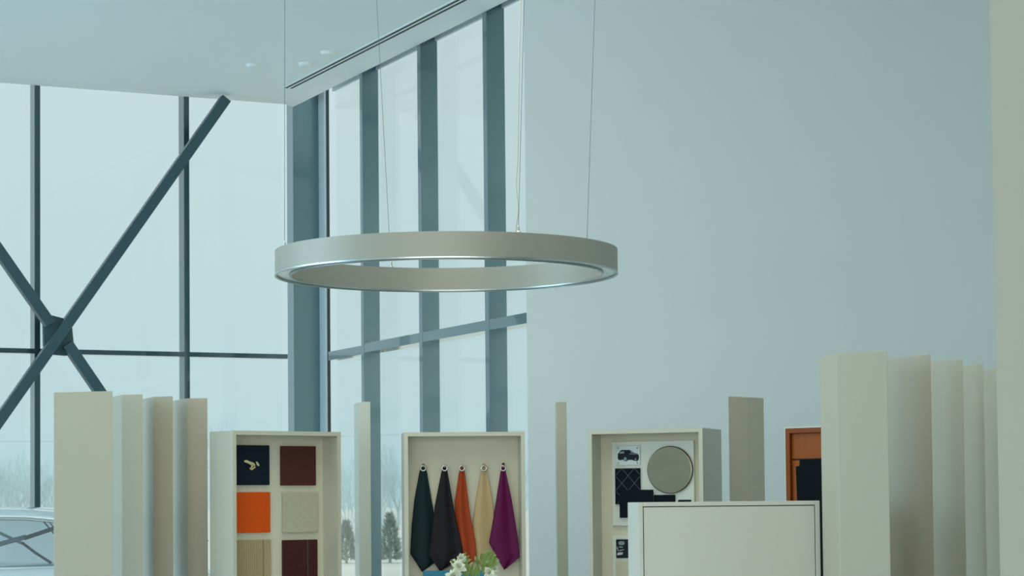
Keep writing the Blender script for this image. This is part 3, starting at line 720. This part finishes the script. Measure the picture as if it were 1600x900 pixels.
    for wx in (-1.45, 1.4):
        for sg in (-1, 1):
            c_ = Vector((x0+wx, Y0+sg*.78, .34)); b = NB()
            lathe(b, [(.22, -.11), (.31, -.11), (.34, -.07), (.34, .07), (.31, .11), (.22, .11)], c_, 40, axis=Vector((0, sg, 0))); wh = build('wheel', b, M['tyre'], root)
            b = NB(); lathe(b, [(.05, .12), (.22, .10), (.22, .112), (.05, .14)], c_, 40, axis=Vector((0, sg, 0)), close=True)
            for k_ in range(5):
                a = k_*2*math.pi/5; d_ = Vector((math.cos(a), 0, math.sin(a))); s_ = Vector((-math.sin(a), 0, math.cos(a)))
                hexa(b, c_+Vector((0, sg*.11, 0))-s_*.03, d_*.22, s_*.06, Vector((0, sg*.02, 0)))
            build('rim', b, M['rim'], wh)
car()

# ------------------------------------------------------------------ trees and power line
def bare_tree(x, y, H, m, label, seed, spread=.42):
    rnd = random.Random(seed); b = NB()
    def br(p, d, L_, r, lv):
        q = p+d*L_*.5+Vector((rnd.uniform(-1, 1), rnd.uniform(-1, 1), 0))*L_*.04; e_ = q+(d+Vector((rnd.uniform(-.15, .15), rnd.uniform(-.15, .15), .08)))*L_*.5
        tube(b, [p, q, e_], [r, r*.85, r*.65], 4 if lv else 6, cap=False)
        if lv == 5: return
        n_ = 3 if lv < 4 else 3
        for i in range(n_):
            a = rnd.uniform(0, 2*math.pi); tl = rnd.uniform(.25, .8) if i else rnd.uniform(.05, .25)
            o = d.orthogonal().normalized(); o.rotate(Matrix.Rotation(a, 3, d))
            nd = (d*math.cos(tl)+o*math.sin(tl)+Z*.12).normalized()
            br(p+(e_-p)*(rnd.uniform(.55, 1) if i else 1), nd, L_*rnd.uniform(.68, .86), r*.62, lv+1)
    br(Vector((x, y, -.2)), Vector((0, 0, 1)), H*.27, H*.016, 0)
    o = build('bare_tree', b, m, recalc=False)
    return tag(o, label, 'tree', 'bare trees beyond the glazing')
def gp(px, Y): q = at(px, 800, Y); return q.x, Y
TL = [(-22, 92, 3.6), (2, 95, 3.8), (26, 90, 3.4), (50, 96, 3.3), (74, 92, 3.5), (98, 95, 3.4), (516, 93, 3.7), (541, 95, 3.3), (598, 92, 3.9), (620, 96, 3.4), (806, 94, 3.6)]
for i, (px, Y, H) in enumerate(TL):
    x, y = gp(px, Y)
    where = 'seen left of the leftmost fin above the car' if px < 200 else ('seen just right of the square sample cabinet' if px < 560 else ('seen between the lone fin and the hides cabinet' if px < 700 else 'seen in the gap between the hides cabinet and the white wall'))
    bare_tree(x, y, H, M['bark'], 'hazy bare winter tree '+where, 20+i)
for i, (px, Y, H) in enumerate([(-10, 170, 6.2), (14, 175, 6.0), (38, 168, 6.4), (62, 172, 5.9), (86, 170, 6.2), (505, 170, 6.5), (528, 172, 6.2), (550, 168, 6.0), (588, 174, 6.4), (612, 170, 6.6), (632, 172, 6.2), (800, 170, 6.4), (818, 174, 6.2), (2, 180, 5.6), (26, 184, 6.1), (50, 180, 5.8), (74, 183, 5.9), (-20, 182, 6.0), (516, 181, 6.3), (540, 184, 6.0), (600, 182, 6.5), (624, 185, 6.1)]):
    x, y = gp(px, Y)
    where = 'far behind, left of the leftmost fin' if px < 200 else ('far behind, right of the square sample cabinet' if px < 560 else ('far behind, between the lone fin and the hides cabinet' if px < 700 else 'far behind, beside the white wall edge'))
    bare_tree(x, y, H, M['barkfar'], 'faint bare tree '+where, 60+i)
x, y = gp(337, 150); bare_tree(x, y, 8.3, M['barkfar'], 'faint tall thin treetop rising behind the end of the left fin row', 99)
def shrub(px, Y, H, R_, label, seed):
    rnd = random.Random(seed); x, y = gp(px, Y); b = NB()
    tube(b, [Vector((x, y, -.2)), Vector((x, y, H*.8))], [.05, .02], 6)
    for i in range(900):
        h = rnd.random()**1.2; rr = R_*(1-h)**.7*(.5+.5*rnd.random()); a = rnd.uniform(0, 6.283)
        p = Vector((x+math.cos(a)*rr, y+math.sin(a)*rr, -.1+h*H)); d = Vector((math.cos(a)*.6, math.sin(a)*.6, rnd.uniform(.2, 1))).normalized()
        s_ = d.orthogonal().normalized(); s_.rotate(Matrix.Rotation(rnd.uniform(0, 6.28), 3, d)); L_ = H*.13
        v = [b.verts.new(q) for q in (p-s_*.03, p+s_*.03, p+d*L_+s_*.008)]; b.faces.new(v)
    tag(build('evergreen_shrub', b, M['conifer'], recalc=False), label, 'shrub', 'evergreen shrubs in the field')
shrub(609, 68, 1.35, .38, 'small hazy evergreen shrub between the lone fin and the hides cabinet', 1)
shrub(541, 68, 1.15, .36, 'small hazy evergreen shrub just right of the square sample cabinet', 2)
for k_, (yy, lab) in enumerate(((683, 'thin'),)):
    b = NB(); zc = at(40, yy, 120).z
    pts = [Vector((-60+i*6, 120, zc+.25*math.cos(i*.5))) for i in range(21)]
    tube(b, pts, .012, 5); pw = build('power_line', b, M['pole']); tag(pw, lab+' faint overhead power line crossing the sky outside', 'power line')
for px in (-500, 1500):
    x, _ = gp(px, 120); b = NB(); tube(b, [Vector((x, 120.1, -.2)), Vector((x, 120.1, 5.6))], [.14, .1], 8); tag(build('utility_pole', b, M['pole']), 'wooden utility pole carrying the power lines '+('left' if px < 0 else 'right')+' of the view', 'utility pole')
